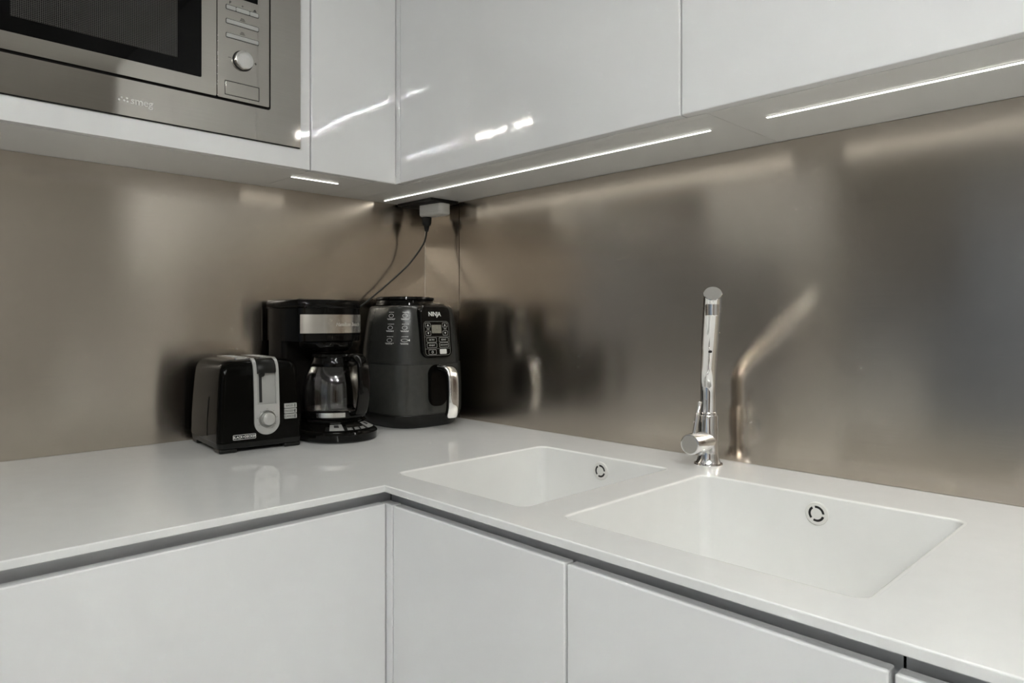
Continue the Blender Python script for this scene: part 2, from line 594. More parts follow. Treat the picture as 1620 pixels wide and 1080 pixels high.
# ------------------------------------------------------------------ moulded sinks
for (x0, x1, y0, y1), oxc, lab in ((SINKS[0], 0.7735, 'narrower white moulded sink bowl towards the air fryer corner'),
                                   (SINKS[1], 1.1993, 'wider white moulded sink bowl on the far side of the tap from the toaster')):
    t = thing('sink', lab, 'sink', ((x0 + x1) / 2, (y0 + y1) / 2, CT), 0, 'white moulded sinks')
    hx, hy = (x1 - x0) / 2, (y1 - y0) / 2
    D = 0.185
    rings = []
    zt = -ST - 0.0002

    def R_(off, z, r):
        return [Vector((a, b_, z)) for a, b_ in rr(-hx - off, hx + off, -hy - off, hy + off, max(r, 0.002), 8)]
    rings.append(R_(0.012, zt, 0.028))
    rings.append(R_(0.0064, zt, 0.0224))
    rings.append(R_(0.0064, 0.0, 0.0224))
    for k in range(7):
        a = pi / 2 * k / 6
        rings.append(R_(0.0035 * (1 - sin(a)), -0.0035 * (1 - cos(a)), 0.016 + 0.0035 * (1 - sin(a))))
    rings.append(R_(-0.001, zt - 0.10, 0.016))
    fr = 0.018
    for k in range(7):
        a = pi / 2 * k / 6
        rings.append(R_(-0.002 - fr * (1 - cos(a)), -D + fr * (1 - sin(a)), 0.018))
    rings.append(R_(-hx * 0.6, -D - 0.002, 0.012))
    outer_r = [R_(0.012, zt - 0.10, 0.028), R_(0.010, -D - 0.010, 0.026)]
    bm = bmesh.new()
    v = loft_into(bm, rings, cap0=False, cap1=True)
    vo2 = [[bm.verts.new(p) for p in r_] for r_ in outer_r]
    n = len(v[0])
    for A, B in ((v[0], vo2[0]), (vo2[0], vo2[1])):
        for i in range(n):
            j = (i + 1) % n
            bm.faces.new((A[i], B[i], B[j], A[j]))
    bm.faces.new(vo2[1])
    finish('bowl', bm, M_sink, t, angle=50)
    # overflow cover on the back wall of the bowl
    lx, lz, yb = oxc - (x0 + x1) / 2, -0.029, hy - 0.0005

    def fo(a, b_, d):
        return Vector((lx + a, yb - d, lz + b_))
    cov = prism('overflow_cover', circ(0.0178, 40), fo, -0.002, 0.0024, M_whitepl, t, 0.0012)
    for k in range(3):
        bm = bmesh.new()
        a0 = radians(100 + 120 * k + (25 if lx > 0 else 0))
        pts_o, pts_i = [], []
        for q in range(13):
            a = a0 + radians(98) * q / 12
            pts_o.append((0.0124 * cos(a), 0.0124 * sin(a)))
            pts_i.append((0.0088 * cos(a), 0.0088 * sin(a)))
        va = [bm.verts.new(fo(p, q, 0.0026)) for p, q in pts_o]
        vb = [bm.verts.new(fo(p, q, 0.0026)) for p, q in pts_i]
        for i in range(12):
            bm.faces.new((va[i], va[i + 1], vb[i + 1], vb[i]))
        flat_finish('slot', bm, M_gap, cov)
    lathe('drain', [(0.044, -D - 0.0015), (0.044, -D + 0.0015), (0.040, -D + 0.003), (0.030, -D + 0.001), (0.012, -D)], M_chrome, t, 40)

# ================================================================== base cabinets
DT = CT - 0.034          # top of the fronts
FX, FYR = 0.665, -0.585   # front planes (left run faces +x, right run faces -y)
DTH = 0.019


def rail_profile():
    # (depth behind the front plane, height) - C-shaped finger rail under the worktop
    return [(0.010, -0.0140), (0.028, -0.0140), (0.030, -0.0160), (0.030, -0.046), (0.0290, -0.050), (0.0260, -0.053), (0.0205, -0.053)]


def rail(parent, run, a0, a1):
    pr = rail_profile()
    th = 0.0012
    back = [(d + (th if i > 0 and i < 6 else 0), z + (th if i < 2 else (-th if i > 4 else 0))) for i, (d, z) in enumerate(pr)]
    loop = pr + list(reversed(back))
    if run == 'L':
        rings = [[Vector((FX - d, a, CT + z)) for d, z in loop] for a in (a0, a1)]
    else:
        rings = [[Vector((a, FYR + d, CT + z)) for d, z in loop] for a in (a0, a1)]
    return loft('finger_rail', rings, M_alu, parent, angle=30)


def carcass(parent, run, a0, a1, back):
    """open box of panels behind the fronts"""
    p = 0.016
    top = CT - 0.062

    def B(name, u0, u1, d0, d1, z0, z1, m=M_carcass):
        if run == 'L':
            box(name, (back + d0, u0, z0), (back + d1, u1, z1), m, parent, 0.0006, 1)
        else:
            box(name, (u0, back - d1, z0), (u1, back - d0, z1), m, parent, 0.0006, 1)
    dep = (FX - DTH - 0.001 - back) if run == 'L' else (back - (FYR + DTH + 0.001))
    B('side_panel', a0, a0 + p, 0, dep, 0.10, top)
    B('side_panel', a1 - p, a1, 0, dep, 0.10, top)
    B('bottom_panel', a0 + p, a1 - p, 0, dep, 0.10, 0.116)
    B('back_panel', a0 + p, a1 - p, 0, 0.008, 0.116, top)
    B('plinth', a0, a1, dep - 0.05, dep - 0.034, 0.0, 0.10)


def door_front(name, parent, run, a0, a1, z0, z1, bulge=True, bev=0.0022):
    if run == 'L':
        return box(name, (FX - DTH, a0, z0), (FX, a1, z1), M_white, parent, bev, 4)
    return box(name, (a0, FYR, z0), (a1, FYR + DTH, z1), M_white, parent, bev, 4)


# left run: wide drawer unit under the appliances, a second one towards the room
for a0, a1, lab in ((-1.487, -0.5858, 'glossy white base unit of wide drawers under the toaster'),
                    (-2.395, -1.491, 'glossy white base unit of wide drawers at the open end of the run')):
    t = thing('base_cabinet', lab, 'cabinet')
    carcass(t, 'L', a0, a1, 0.012)
    for z0, z1 in ((0.105, 0.483), (0.487, DT)):
        door_front('drawer_front', t, 'L', a0 + (0 if a0 < -2 else 0.002), a1, z0, z1)
    rail(t, 'L', a0, a1 + (0.0300 if a1 > -1 else 0))

t = thing('base_cabinet', 'glossy white two-door base unit under the sinks', 'cabinet')
carcass(t, 'R', 0.560, 1.4397, -0.012)
box('filler_strip', (0.6655, FYR, 0.105), (0.6815, FYR + DTH, DT), M_white, t, 0.0012, 3)
door_front('door', t, 'R', 0.6850, 1.0611, 0.105, DT)
door_front('door', t, 'R', 1.0654, 1.4375, 0.105, DT)
rail(t, 'R', 0.6565, 1.4410)
box('corner_post', (0.6350, -0.5545, 0.105), (0.6560, -0.5400, CT - 0.0125), M_alu, t, 0.0005, 1)
box('corner_post', (0.6470, -0.5836, 0.105), (0.6640, -0.5660, DT - 0.001), M_white, t, 0.0005, 1)
t = thing('base_cabinet', 'glossy white two-door base unit beyond the wide sink', 'cabinet')
carcass(t, 'R', 1.4420, 2.5960, -0.012)
door_front('door', t, 'R', 1.4425, 2.018, 0.105, DT)
door_front('door', t, 'R', 2.0223, 2.5955, 0.105, DT)
rail(t, 'R', 1.4435, 2.5960)

# ================================================================== wall cabinets
UZ = CT + 0.60
UT = RZ - 0.004
UX, UYR = 0.248, -0.276
UD = 0.019


def udoor(name, parent, run, a0, a1, z0=UZ + 0.0005, z1=UT - 0.002):
    """lacquered door whose face eases off over the last centimetre, as sprayed doors do"""
    n_e = 8
    ew, ed = 0.018, 0.00028
    bev = 0.0016

    def coords(p0, p1):
        c = []
        for k in range(n_e + 1):
            c.append(p0 + bev + ew * (k / n_e))
        c += [p0 + (p1 - p0) * q for q in (0.3, 0.5, 0.7)]
        for k in range(n_e, -1, -1):
            c.append(p1 - bev - ew * (k / n_e))
        return c
    A, Z = coords(a0, a1), coords(z0, z1)

    def fall(p, p0, p1):
        d = min(p - p0, p1 - p) - bev
        return ed * (1 - min(1.0, d / ew)) ** 2 if d < ew else 0.0
    bm = bmesh.new()

    def P(a, z, depth):
        return Vector((UX - depth, a, z)) if run == 'L' else Vector((a, UYR + depth, z))
    g = [[bm.verts.new(P(a, z, fall(a, a0, a1) + fall(z, z0, z1))) for z in Z] for a in A]
    for i in range(len(A) - 1):
        for j in range(len(Z) - 1):
            bm.faces.new((g[i][j], g[i + 1][j], g[i + 1][j + 1], g[i][j + 1]))
    rim = [g[i][0] for i in range(len(A))] + [g[-1][j] for j in range(1, len(Z))] + [g[i][-1] for i in range(len(A) - 2, -1, -1)] + [g[0][j] for j in range(len(Z) - 2, 0, -1)]
    prev = rim
    for k in range(1, 4):
        ang = pi / 2 * k / 3
        cur = []
        for v in rim:
            co = v.co
            a = co.y if run == 'L' else co.x
            z = co.z
            da = -bev if abs(a - A[0]) < 1e-7 else (bev if abs(a - A[-1]) < 1e-7 else 0)
            dz = -bev if abs(z - Z[0]) < 1e-7 else (bev if abs(z - Z[-1]) < 1e-7 else 0)
            dep0 = (UX - co.x) if run == 'L' else (co.y - UYR)
            cur.append(bm.verts.new(P(a + da * sin(ang), z + dz * sin(ang), dep0 + bev * (1 - cos(ang)))))
        n = len(rim)
        for i in range(n):
            j = (i + 1) % n
            bm.faces.new((prev[i], prev[j], cur[j], cur[i]))
        prev = cur
    back = []
    for v in prev:
        co = v.co
        back.append(bm.verts.new((UX - UD, co.y, co.z) if run == 'L' else (co.x, UYR + UD, co.z)))
    n = len(prev)
    for i in range(n):
        j = (i + 1) % n
        bm.faces.new((prev[i], prev[j], back[j], back[i]))
    bm.faces.new(back)
    return finish(name, bm, M_white, parent, angle=60)


t = thing('wall_cabinet', 'glossy white corner wall cabinet beside the microwave housing', 'cabinet')
box('carcass', (0.0005, -0.4975, UZ), (UX - UD - 0.001, -0.3285, UT), M_carcass, t, 0.0006, 1)
box('base_board', (0.0005, -0.3282, UZ), (UX - 0.0015, UYR + UD + 0.0195, UZ + 0.018), M_carcass, t, 0.0004, 1)
udoor('door', t, 'L', -0.4980, -0.2770)

t = thing('wall_cabinet', 'glossy white wall cabinet above the narrow sink and socket', 'cabinet')
box('carcass', (0.0005, UYR + UD + 0.020, UZ), (1.0712, -0.0005, UT), M_carcass, t, 0.0006, 1)
box('filler_strip', (0.2310, UYR + 0.0008, UZ + 0.0005), (0.2625, UYR + UD, UT), M_white, t, 0.001, 3)
box('carcass_edge', (UX + 0.0002, UYR + UD + 0.0005, UZ), (1.0712, UYR + UD + 0.0198, UT), M_carcass, t, 0.0004, 1)
udoor('door', t, 'R', 0.2650, 1.0340)
t = thing('wall_cabinet', 'glossy white wall cabinet over the wide sink and bare worktop', 'cabinet')
box('carcass', (1.0718, UYR + UD + 0.0005, UZ), (2.5960, -0.0005, UT), M_carcass, t, 0.0006, 1)
udoor('door', t, 'R', 1.0375, 1.8155)
udoor('door', t, 'R', 1.8190, 2.5955)

# microwave housing
MY0, MY1, MZ0, MZ1 = -1.1620, -0.5263, CT + 0.642, CT + 1.030
HY0, HY1 = -1.1880, -0.5025
t = thing('wall_cabinet', 'glossy white housing cabinet framing the built-in microwave', 'cabinet')
box('bottom_board', (0.0005, HY0, UZ), (UX - UD - 0.001, HY1 + 0.004, UZ + 0.018), M_carcass, t, 0.0006, 1)
box('side_board', (0.0005, HY0, UZ + 0.0185), (UX - UD - 0.001, HY0 + 0.016, UT), M_carcass, t, 0.0006, 1)
box('side_board', (0.0005, HY1 - 0.012, UZ + 0.0185), (UX - UD - 0.001, HY1 + 0.004, UT), M_carcass, t, 0.0006, 1)
hy0, hy1, hz0, hz1 = MY0 + 0.018, MY1 - 0.018, MZ0 + 0.018, MZ1 - 0.018
bm = bmesh.new()
fo_ = rr(HY0, HY1, UZ + 0.0005, MZ1 + 0.05, 0.0004, 1)
fi_ = rr(hy0, hy1, hz0, hz1, 0.0004, 1)
for A, da, B, db in ((fo_, UX, fi_, UX), (fo_, UX - UD, fi_, UX - UD)):
    va = [bm.verts.new((da, y, z)) for y, z in A]
    vb = [bm.verts.new((db, y, z)) for y, z in B]
    for i in range(8):
        j = (i + 1) % 8
        bm.faces.new((va[i], va[j], vb[j], vb[i]))
bm.verts.ensure_lookup_table()
V = list(bm.verts)
for base in (0, 8):
    for i in range(8):
        j = (i + 1) % 8
        bm.faces.new((V[base + i], V[base + j], V[16 + base + j], V[16 + base + i]))
bmesh.ops.remove_doubles(bm, verts=bm.verts, dist=1e-5)
o = finish('front_frame', bm, M_white, t, angle=40)
bv = o.modifiers.new('edge', 'BEVEL')
bv.width = 0.0016
bv.segments = 3
bv.limit_method = 'ANGLE'
wn = o.modifiers.new('normals', 'WEIGHTED_NORMAL')
wn.weight = 100
udoor('door', t, 'L', HY0, HY1, MZ1 + 0.0535, UT - 0.002)
t = thing('wall_cabinet', 'glossy white wall cabinet at the open end beyond the microwave', 'cabinet')
box('carcass', (0.0005, LEFT_END, UZ), (UX - UD - 0.001, HY0 - 0.002, UT), M_carcass, t, 0.0006, 1)
udoor('door', t, 'L', -1.7740, HY0 - 0.0035)
udoor('door', t, 'L', LEFT_END, -1.7775)

# ------------------------------------------------------------------ under-cabinet LED strips


def led(lo, hi, label):
    cx = ((lo[0] + hi[0]) / 2, (lo[1] + hi[1]) / 2)
    t = thing('led_strip', label, 'light', (cx[0], cx[1], UZ), 0, 'under-cabinet LED strips')
    l2 = (lo[0] - cx[0], lo[1] - cx[1])
    h2 = (hi[0] - cx[0], hi[1] - cx[1])
    box('profile', (l2[0] - 0.001, l2[1] - 0.001, -0.0008), (h2[0] + 0.001, h2[1] + 0.001, 0.0), M_carcass, t, 0)
    box('diffuser', (l2[0], l2[1], -0.0016), (h2[0], h2[1], -0.0007), M_led, t, 0)
    ld_ = bpy.data.lights.new('diode_row', 'AREA')
    ld_.shape = 'RECTANGLE'
    ld_.size, ld_.size_y = h2[0] - l2[0], h2[1] - l2[1]
    ld_.energy = UNDER_W * max(ld_.size, ld_.size_y)
    ld_.spread = radians(108)
    ld_.color = (1.0, 0.985, 0.93)
    lo_b = bpy.data.objects.new('diode_row', ld_)
    COL.objects.link(lo_b)
    lo_b.parent = t
    lo_b.location = (0, 0, -0.0022)


led((0.1568, -0.5005), (0.1612, -0.382), 'very short glowing LED strip under the wall cabinet beside the microwave')
led((0.036, -0.1677), (1.0255, -0.1633), 'long glowing LED strip running past the black socket')
led((1.1287, -0.1712), (2.1200, -0.1668), 'glowing LED strip under the cabinet over the wide sink')

# ================================================================== microwave
t = thing('microwave', 'built-in stainless steel microwave with black glass door and round knob', 'microwave', (UX, 0, CT))
z0, z1 = 0.642, 1.030
box('body', (-0.236, hy0 + 0.006, z0 + 0.024), (-0.004, hy1 - 0.006, z1 - 0.026), M_blackm, t, 0.002)
GY0, GY1, GZ0, GZ1 = -1.1140, -0.5946, 0.7095, 1.000     # outline of door + control panel
n_ = 6
ring_plate('shadow_gap', rr(MY0, MY1, z0, z1, 0.001, n_), rr(GY0, GY1, GZ0, GZ1, 0.006, n_), fx, 0.0004, 0.0028, M_gap, t)
ring_plate('trim_frame', rr(MY0 + 0.001, MY1 - 0.001, z0 + 0.0012, z1 - 0.001, 0.001, n_), rr(GY0, GY1, GZ0, GZ1, 0.006, n_), fx, 0.0028, 0.0062, M_mwsteel, t, uv=True)
prism('gap_backing', rr(GY0 - 0.002, GY1 + 0.002, GZ0 - 0.002, GZ1 + 0.002, 0.004, n_), fx, -0.003, 0.0006, M_gap, t)
SPL = -0.7067
g = 0.0046
# door: steel frame, black glass border, perforated window
dy0, dy1, dz0, dz1 = GY0 + g, SPL - 0.0008, GZ0 + g, GZ1 - g
wy0, wy1, wz0, wz1 = GY0 + 0.030, -0.7360, 0.7437, GZ1 - 0.034
door = ring_plate('door', rr(dy0, dy1, dz0, dz1, 0.003, n_), rr(wy0, wy1, wz0, wz1, 0.003, n_), fx, 0.001, 0.0100, M_mwsteel, t, uv=True)
prism('glass', rr(wy0 - 0.001, wy1 + 0.001, wz0 - 0.001, wz1 + 0.001, 0.003, n_), fx, 0.002, 0.0088, M_mwglass, door)
iy0, iy1, iz0, iz1 = -1.0403, -0.7802, 0.7713, wz1 - 0.028
prism('window_screen', rr(iy0, iy1, iz0, iz1, 0.001, 2), fx, 0.0085, 0.0090, M_mesh, door)
# control panel
cp = prism('control_panel', rr(SPL + 0.0008, GY1 - g, dz0, dz1, 0.003, n_), fx, 0.001, 0.0100, M_mwsteel, t, 0.0006, 2, uv=True)
prism('display', rr(-0.6925, -0.6240, 0.9200, 0.9580, 0.001, 2), fx, 0.0098, 0.0104, M_mwglass, cp)
bm = bmesh.new()
text_into(bm, '2:20', 0.026, fx, ox=-0.658, oy=0.939, d=0.0108)
flat_finish('clock_digits', bm, M_digit, cp)
for zc, splits in ((0.8965, (-0.6690, -0.6410)), (0.8685, ()), (0.8405, ())):
    for (s0, s1) in zip((-0.6885,) + tuple(splits), tuple(splits) + (-0.6225,)):
        ring_plate('button_seam', rr(s0 - 0.0007, s1 + 0.0007, zc - 0.0050, zc + 0.0050, 0.0022, 4), rr(s0 + 0.0004, s1 - 0.0004, zc - 0.0040, zc + 0.0040, 0.0018, 4), fx, 0.0098, 0.0103, M_gap, cp)
        prism('button', rr(s0 + 0.0004, s1 - 0.0004, zc - 0.0040, zc + 0.0040, 0.0018, 4), fx, 0.0098, 0.0114, M_silver, cp, 0.0005, 2)
bm = bmesh.new()
text_into(bm, 'P', 0.008, fx, ox=-0.6805, oy=0.9065, d=0.0103)
text_into(bm, '+', 0.008, fx, ox=-0.6555, oy=0.9060, d=0.0103)
flat_poly(bm, [(-0.6335, 0.9040), (-0.6265, 0.9040), (-0.6300, 0.9075)], fx, 0.0103)
flat_poly(bm, [(-0.6335, 0.9025), (-0.6265, 0.9025), (-0.6265, 0.9032), (-0.6335, 0.9032)], fx, 0.0103)
for zc in (0.8775, 0.8497):
    for q in range(3):
        ww = 0.0055 - q * 0.0012
        flat_poly(bm, [(-0.6555 - ww, zc - 0.001 + q * 0.0022), (-0.6555 + ww, zc - 0.001 + q * 0.0022), (-0.6555 + ww, zc - 0.0003 + q * 0.0022), (-0.6555 - ww, zc - 0.0003 + q * 0.0022)], fx, 0.0103)
text_into(bm, '+', 0.010, fx, ox=-0.6285, oy=0.7965, d=0.0103)
flat_poly(bm, [(-0.6845, 0.7965), (-0.6785, 0.7965), (-0.6785, 0.7973), (-0.6845, 0.7973)], fx, 0.0103)
flat_finish('button_marks', bm, M_inkd, cp)['kind'] = 'stuff'


def fk(a, b_, d):
    return Vector((d, -0.6552 + a, 0.7960 + b_))


ring_plate('knob_seam', circ(0.0205, 48), circ(0.0180, 48), fk, 0.0098, 0.0104, M_gap, cp)
rings = [[fk(a, b_, d) for a, b_ in circ(r, 48)] for r, d in ((0.0184, 0.0098), (0.0184, 0.0185), (0.0180, 0.0200), (0.0170, 0.0206), (0.0100, 0.0204), (0.002, 0.0204))]
loft('knob', rings, M_satin, cp, angle=40)
ring_plate('open_button_seam', rr(-0.6915, -0.6205, 0.7210, 0.7500, 0.0015, 4), rr(-0.6903, -0.6217, 0.7222, 0.7488, 0.0012, 4), fx, 0.0098, 0.0103, M_gap, cp)
prism('open_button', rr(-0.6900, -0.6220, 0.7225, 0.7485, 0.0012, 4), fx, 0.0098, 0.0108, M_mwsteel, cp, 0.0004, 2, uv=True)
bm = bmesh.new()
text_into(bm, 'smeg', 0.0185, fx, bold=0.0003, ox=-0.8415, oy=0.6722, d=0.0066)
for da, db in ((-0.8790, 0.6700), (-0.8748, 0.6748), (-0.8708, 0.6700), (-0.8662, 0.6748), (-0.8655, 0.6690)):
    flat_poly(bm, circ(0.0019, 12, da, db), fx, 0.0066)
flat_finish('logo', bm, M_etch, t)

# ================================================================== chrome tap
TX, TY = 0.962, -0.062
t = thing('sink_tap', 'tall chrome mixer tap with angled spout between the two sinks', 'tap', (TX, TY, CT))
lathe('base_flange', [(0.0260, 0.0), (0.0268, 0.0012), (0.0262, 0.0030), (0.0230, 0.0042)], M_chrome, t, 56)
lathe('body', [(0.0232, 0.0042), (0.0205, 0.0095), (0.0190, 0.018), (0.0184, 0.030), (0.0184, 0.0925), (0.0178, 0.0938), (0.0150, 0.0942)], M_chrome, t, 56)
lathe('collar', [(0.0155, 0.0942), (0.0155, 0.0985), (0.0150, 0.0992)], M_chrome, t, 48)
dv = Vector((0.535, -0.845, 0)).normalized()
bend = 0.172
tip = dv * 0.176 + Vector((0, 0, 0.3170))
b0 = Vector((0, 0, bend))
axis = (tip - b0).normalized()
path = [Vector((0, 0, 0.0985)), Vector((0, 0, 0.13)), Vector((0, 0, bend - 0.035))]
for k in range(1, 10):
    q = k / 10
    pA, pB = Vector((0, 0, bend - 0.032)), b0 + axis * 0.034
    path.append(pA * (1 - q) ** 2 + b0 * 2 * q * (1 - q) + pB * q ** 2)
jn = b0 + axis * 0.085
path += [b0 + axis * 0.034, b0 + axis * 0.06, jn]
sweep('riser', path, 0.0143, M_chrome, t, 40)
sp_end = tip
# outer spout: slightly thicker sleeve whose end is cut off at an angle
side = axis.cross(Vector((0, 0, 1))).normalized()
upv = side.cross(axis).normalized()
cutn = axis.copy()
rings = []
for s_, r_ in ((0.0, 0.0140), (0.0006, 0.0150), (0.05, 0.0150)):
    c_ = jn + axis * s_
    rings.append([c_ + (side * cos(2 * pi * k / 40) + upv * sin(2 * pi * k / 40)) * r_ for k in range(40)])
for r_, back_ in ((0.0150, 0.0010), (0.0142, 0.0)):
    rg = []
    for k in range(40):
        p = tip + (side * cos(2 * pi * k / 40) + upv * sin(2 * pi * k / 40)) * r_
        tt = ((tip - cutn * back_ - p).dot(cutn)) / axis.dot(cutn)
        rg.append(p + axis * tt)
    rings.append(rg)
loft('spout', rings, M_chrome, t, angle=35)
nz = tip - axis * 0.0135
lathe('aerator', [(0.0118, 0.0), (0.0118, -0.0245), (0.0108, -0.0255), (0.0100, -0.0240), (0.002, -0.0240)], M_chrome, t, 40, M=Matrix.Translation(nz + Vector((0, 0, -0.003))))
bm = bmesh.new()
cm = jn + axis * 0.004
nrm_out = -upv


def fl(a, b_, d):
    return cm + side * (-a) + axis * b_ - upv * d


flat_poly(bm, circ(0.0034, 20, 0, -0.001), fl, 0.0153)
flat_finish('logo_dot', bm, M_gap, t)
# lever handle: side cylinder along -y with a flat end disc, thin rod rising from it
hz = 0.0455
hr = 0.0192
rings = []
for yy, r_ in ((0.0, 0.0180), (-0.028, 0.0180), (-0.0284, 0.0176), (-0.0290, 0.0176), (-0.0294, hr), (-0.0640, hr), (-0.0655, hr - 0.0006), (-0.0660, hr - 0.0020)):
    rings.append([Vector((r_ * cos(2 * pi * k / 48), yy, hz + r_ * sin(2 * pi * k / 48))) for k in range(48)])
hnd = loft('handle', rings, M_chrome, t, angle=35)
rings = []
for yy, r_ in ((-0.0659, hr - 0.0026), (-0.0662, hr - 0.0028)):
    rings.append([Vector((r_ * cos(2 * pi * k / 48), yy, hz + r_ * sin(2 * pi * k / 48))) for k in range(48)])
loft('end_disc', rings, M_satin, hnd, angle=35)
rod0 = Vector((0, -0.050, hz + 0.015))
rod1 = Vector((0.004, -0.036, 0.1215))
sweep('lever', [rod0, rod0.lerp(rod1, 0.5), rod1 - (rod1 - rod0).normalized() * 0.001, rod1], [0.0042, 0.0042, 0.0042, 0.0034], M_chrome, hnd, 20)

# ================================================================== toaster
t = thing('toaster', 'black two-slice toaster with silver lever bezel and dial', 'toaster', (0.1330, -0.5955, CT), radians(-5.2))
HX, HY = 0.1045, 0.0892


def tsec(z, hx, hy, r, n=7):
    return [Vector((a, b_, z)) for a, b_ in rr(-hx, hx, -hy, hy, r, n)]


SEC = [(0.021, 0.1035, 0.0885, 0.0135), (0.024, 0.1045, 0.0892, 0.0135), (0.060, 0.1040, 0.0885, 0.0135), (0.110, 0.1020, 0.0860, 0.0135),
       (0.150, 0.0990, 0.0830, 0.0135), (0.168, 0.0970, 0.0810, 0.0135), (0.177, 0.0945, 0.0785, 0.016), (0.1835, 0.0900, 0.0740, 0.022),
       (0.1875, 0.0835, 0.0670, 0.022), (0.1895, 0.0740, 0.0570, 0.0135), (0.1905, 0.0600, 0.0430, 0.016), (0.1907, 0.0400, 0.0300, 0.010)]
loft('body', [tsec(*s) for s in SEC], M_toaster, t, angle=60)
base_s = [(0.009, 0.0995, 0.0850, 0.012), (0.010, 0.1015, 0.0870, 0.013), (0.0205, 0.1030, 0.0883, 0.0135)]
loft('base', [tsec(*s) for s in base_s], M_blackm, t, angle=40)
for sx in (-1, 1):
    for sy in (-1, 1):
        box('foot', (sx * 0.0820 - 0.0195, sy * 0.0670 - 0.018, 0.0), (sx * 0.0820 + 0.0180, sy * 0.0670 + 0.018, 0.0098), M_blackm, t, 0.004)
for sy in (-0.026, 0.026):
    r_ = ring_plate('slot_rim', rr(-0.068, 0.066, sy - 0.0175, sy + 0.0175, 0.006, 5), rr(-0.064, 0.062, sy - 0.0135, sy + 0.0135, 0.004, 5), xyz, 0.1885, 0.1930, M_satin, t)
    prism('slot_well', rr(-0.064, 0.062, sy - 0.0135, sy + 0.0135, 0.004, 5), xyz, 0.1880, 0.1912, M_gap, r_)
    for k in range(4):
        sweep('wire', [(-0.05 + k * 0.033, sy - 0.0125, 0.1918), (-0.05 + k * 0.033, sy + 0.0125, 0.1918)], 0.0009, M_satin, r_, 8)
# front profile of the shell: x (front) as function of height, following SEC
PROF = [(s[0], s[1]) for s in SEC]
# arc-length table from the bottom of the face up and over the top
ARC = [(0.0, PROF[0][1], PROF[0][0])]
for (za, xa), (zb, xb) in zip(PROF[:-1], PROF[1:]):
    ARC.append((ARC[-1][0] + math.hypot(zb - za, xb - xa), xb, zb))


def face(a, s, d):
    """a across the face, s = arc length measured from the base of the shell, d outwards"""
    for (s0, xa, za), (s1, xb, zb) in zip(ARC[:-1], ARC[1:]):
        if s <= s1 or s1 == ARC[-1][0]:
            q = (s - s0) / (s1 - s0)
            x, z = xa + (xb - xa) * q, za + (zb - za) * q
            tx, tz = (xb - xa), (zb - za)
            l = math.hypot(tx, tz)
            return Vector((x + d * tz / l, a, z - d * tx / l))


def sz(z):   # arc length for a height on the upright part
    for (s0, xa, za), (s1, xb, zb) in zip(ARC[:-1], ARC[1:]):
        if z <= zb:
            return s0 + (s1 - s0) * (z - za) / (zb - za)
    return ARC[-1][0]


YC = 0.0095
bw, sw = 0.0265, 0.0195
s_bot, s_sl0, s_top = sz(0.0325), sz(0.0960), sz(0.1885)
s_ctr = s_bot + bw
U = []
nl = 14
for k in range(nl + 1):
    U.append((YC - bw, s_top + (s_ctr - s_top) * k / nl))
for k in range(1, 24):
    a = pi + pi * k / 24
    U.append((YC + bw * cos(a), s_ctr + bw * sin(a)))
for k in range(nl + 1):
    U.append((YC + bw, s_ctr + (s_top - s_ctr) * k / nl))
for k in range(nl + 1):
    U.append((YC + sw, s_top + (s_sl0 - s_top) * k / nl))
for k in range(nl + 1):
    U.append((YC - sw, s_sl0 + (s_top - s_sl0) * k / nl))
bm = bmesh.new()
lo_ = [bm.verts.new(face(a, s, -0.001)) for a, s in U]
hi_ = [bm.verts.new(face(a, s, 0.0040)) for a, s in U]
n = len(U)
for i in range(n):
    j = (i + 1) % n
    bm.faces.new((lo_[i], lo_[j], hi_[j], hi_[i]))
# top face as strips: lower plate fan plus two legs
mid = bm.verts.new(face(YC, (s_ctr + s_sl0) / 2, 0.0040))
iL0, iL1 = 0, nl                                       # left outer leg indexes (top -> centre)
arc_idx = list(range(nl, nl + 24)) + [nl + 24]
arc_idx = list(range(nl, nl + 25))
right_outer = list(range(nl + 24, nl + 24 + nl + 1))
right_inner = list(range(nl + 24 + nl + 1, nl + 24 + 2 * nl + 2))
left_inner = list(range(nl + 24 + 2 * nl + 2, nl + 24 + 3 * nl + 3))
left_outer = list(range(0, nl + 1))


def near(idx, s):
    return min(idx, key=lambda i: abs(U[i][1] - s))


kL, kR = near(left_outer, s_sl0), near(right_outer, s_sl0)
fan = [i for i in left_outer if i >= kL] + arc_idx[1:-1] + [i for i in right_outer if i <= kR] + [right_inner[-1], left_inner[0]]
fan = list(dict.fromkeys(fan))
for i in range(len(fan)):
    a, b = fan[i], fan[(i + 1) % len(fan)]
    bm.faces.new((hi_[a], hi_[b], mid))


def leg_fill(outer_i, inner_i):
    """outer and inner index lists both running from the slot foot to the top"""
    i = j = 0
    while i < len(outer_i) - 1 or j < len(inner_i) - 1:
        if j >= len(inner_i) - 1 or (i < len(outer_i) - 1 and U[outer_i[i + 1]][1] <= U[inner_i[j + 1]][1]):
            bm.faces.new((hi_[outer_i[i]], hi_[outer_i[i + 1]], hi_[inner_i[j]]))
            i += 1
        else:
            bm.faces.new((hi_[outer_i[i]], hi_[inner_i[j]], hi_[inner_i[j + 1]]))
            j += 1


leg_fill([i for i in reversed(left_outer) if i <= kL], left_inner)
leg_fill([i for i in right_outer if i >= kR], list(reversed(right_inner)))
bez_ = finish('bezel', bm, M_silver, t, angle=35)


def strip_surface(name, a0, a1, s0, s1, d, material, parent, ns=10, thick=0.0006):
    rings = []
    for k in range(ns + 1):
        s = s0 + (s1 - s0) * k / ns
        rings.append([face(a0, s, d), face(a1, s, d), face(a1, s, d - thick), face(a0, s, d - thick)])
    return loft(name, rings, material, parent, angle=30)


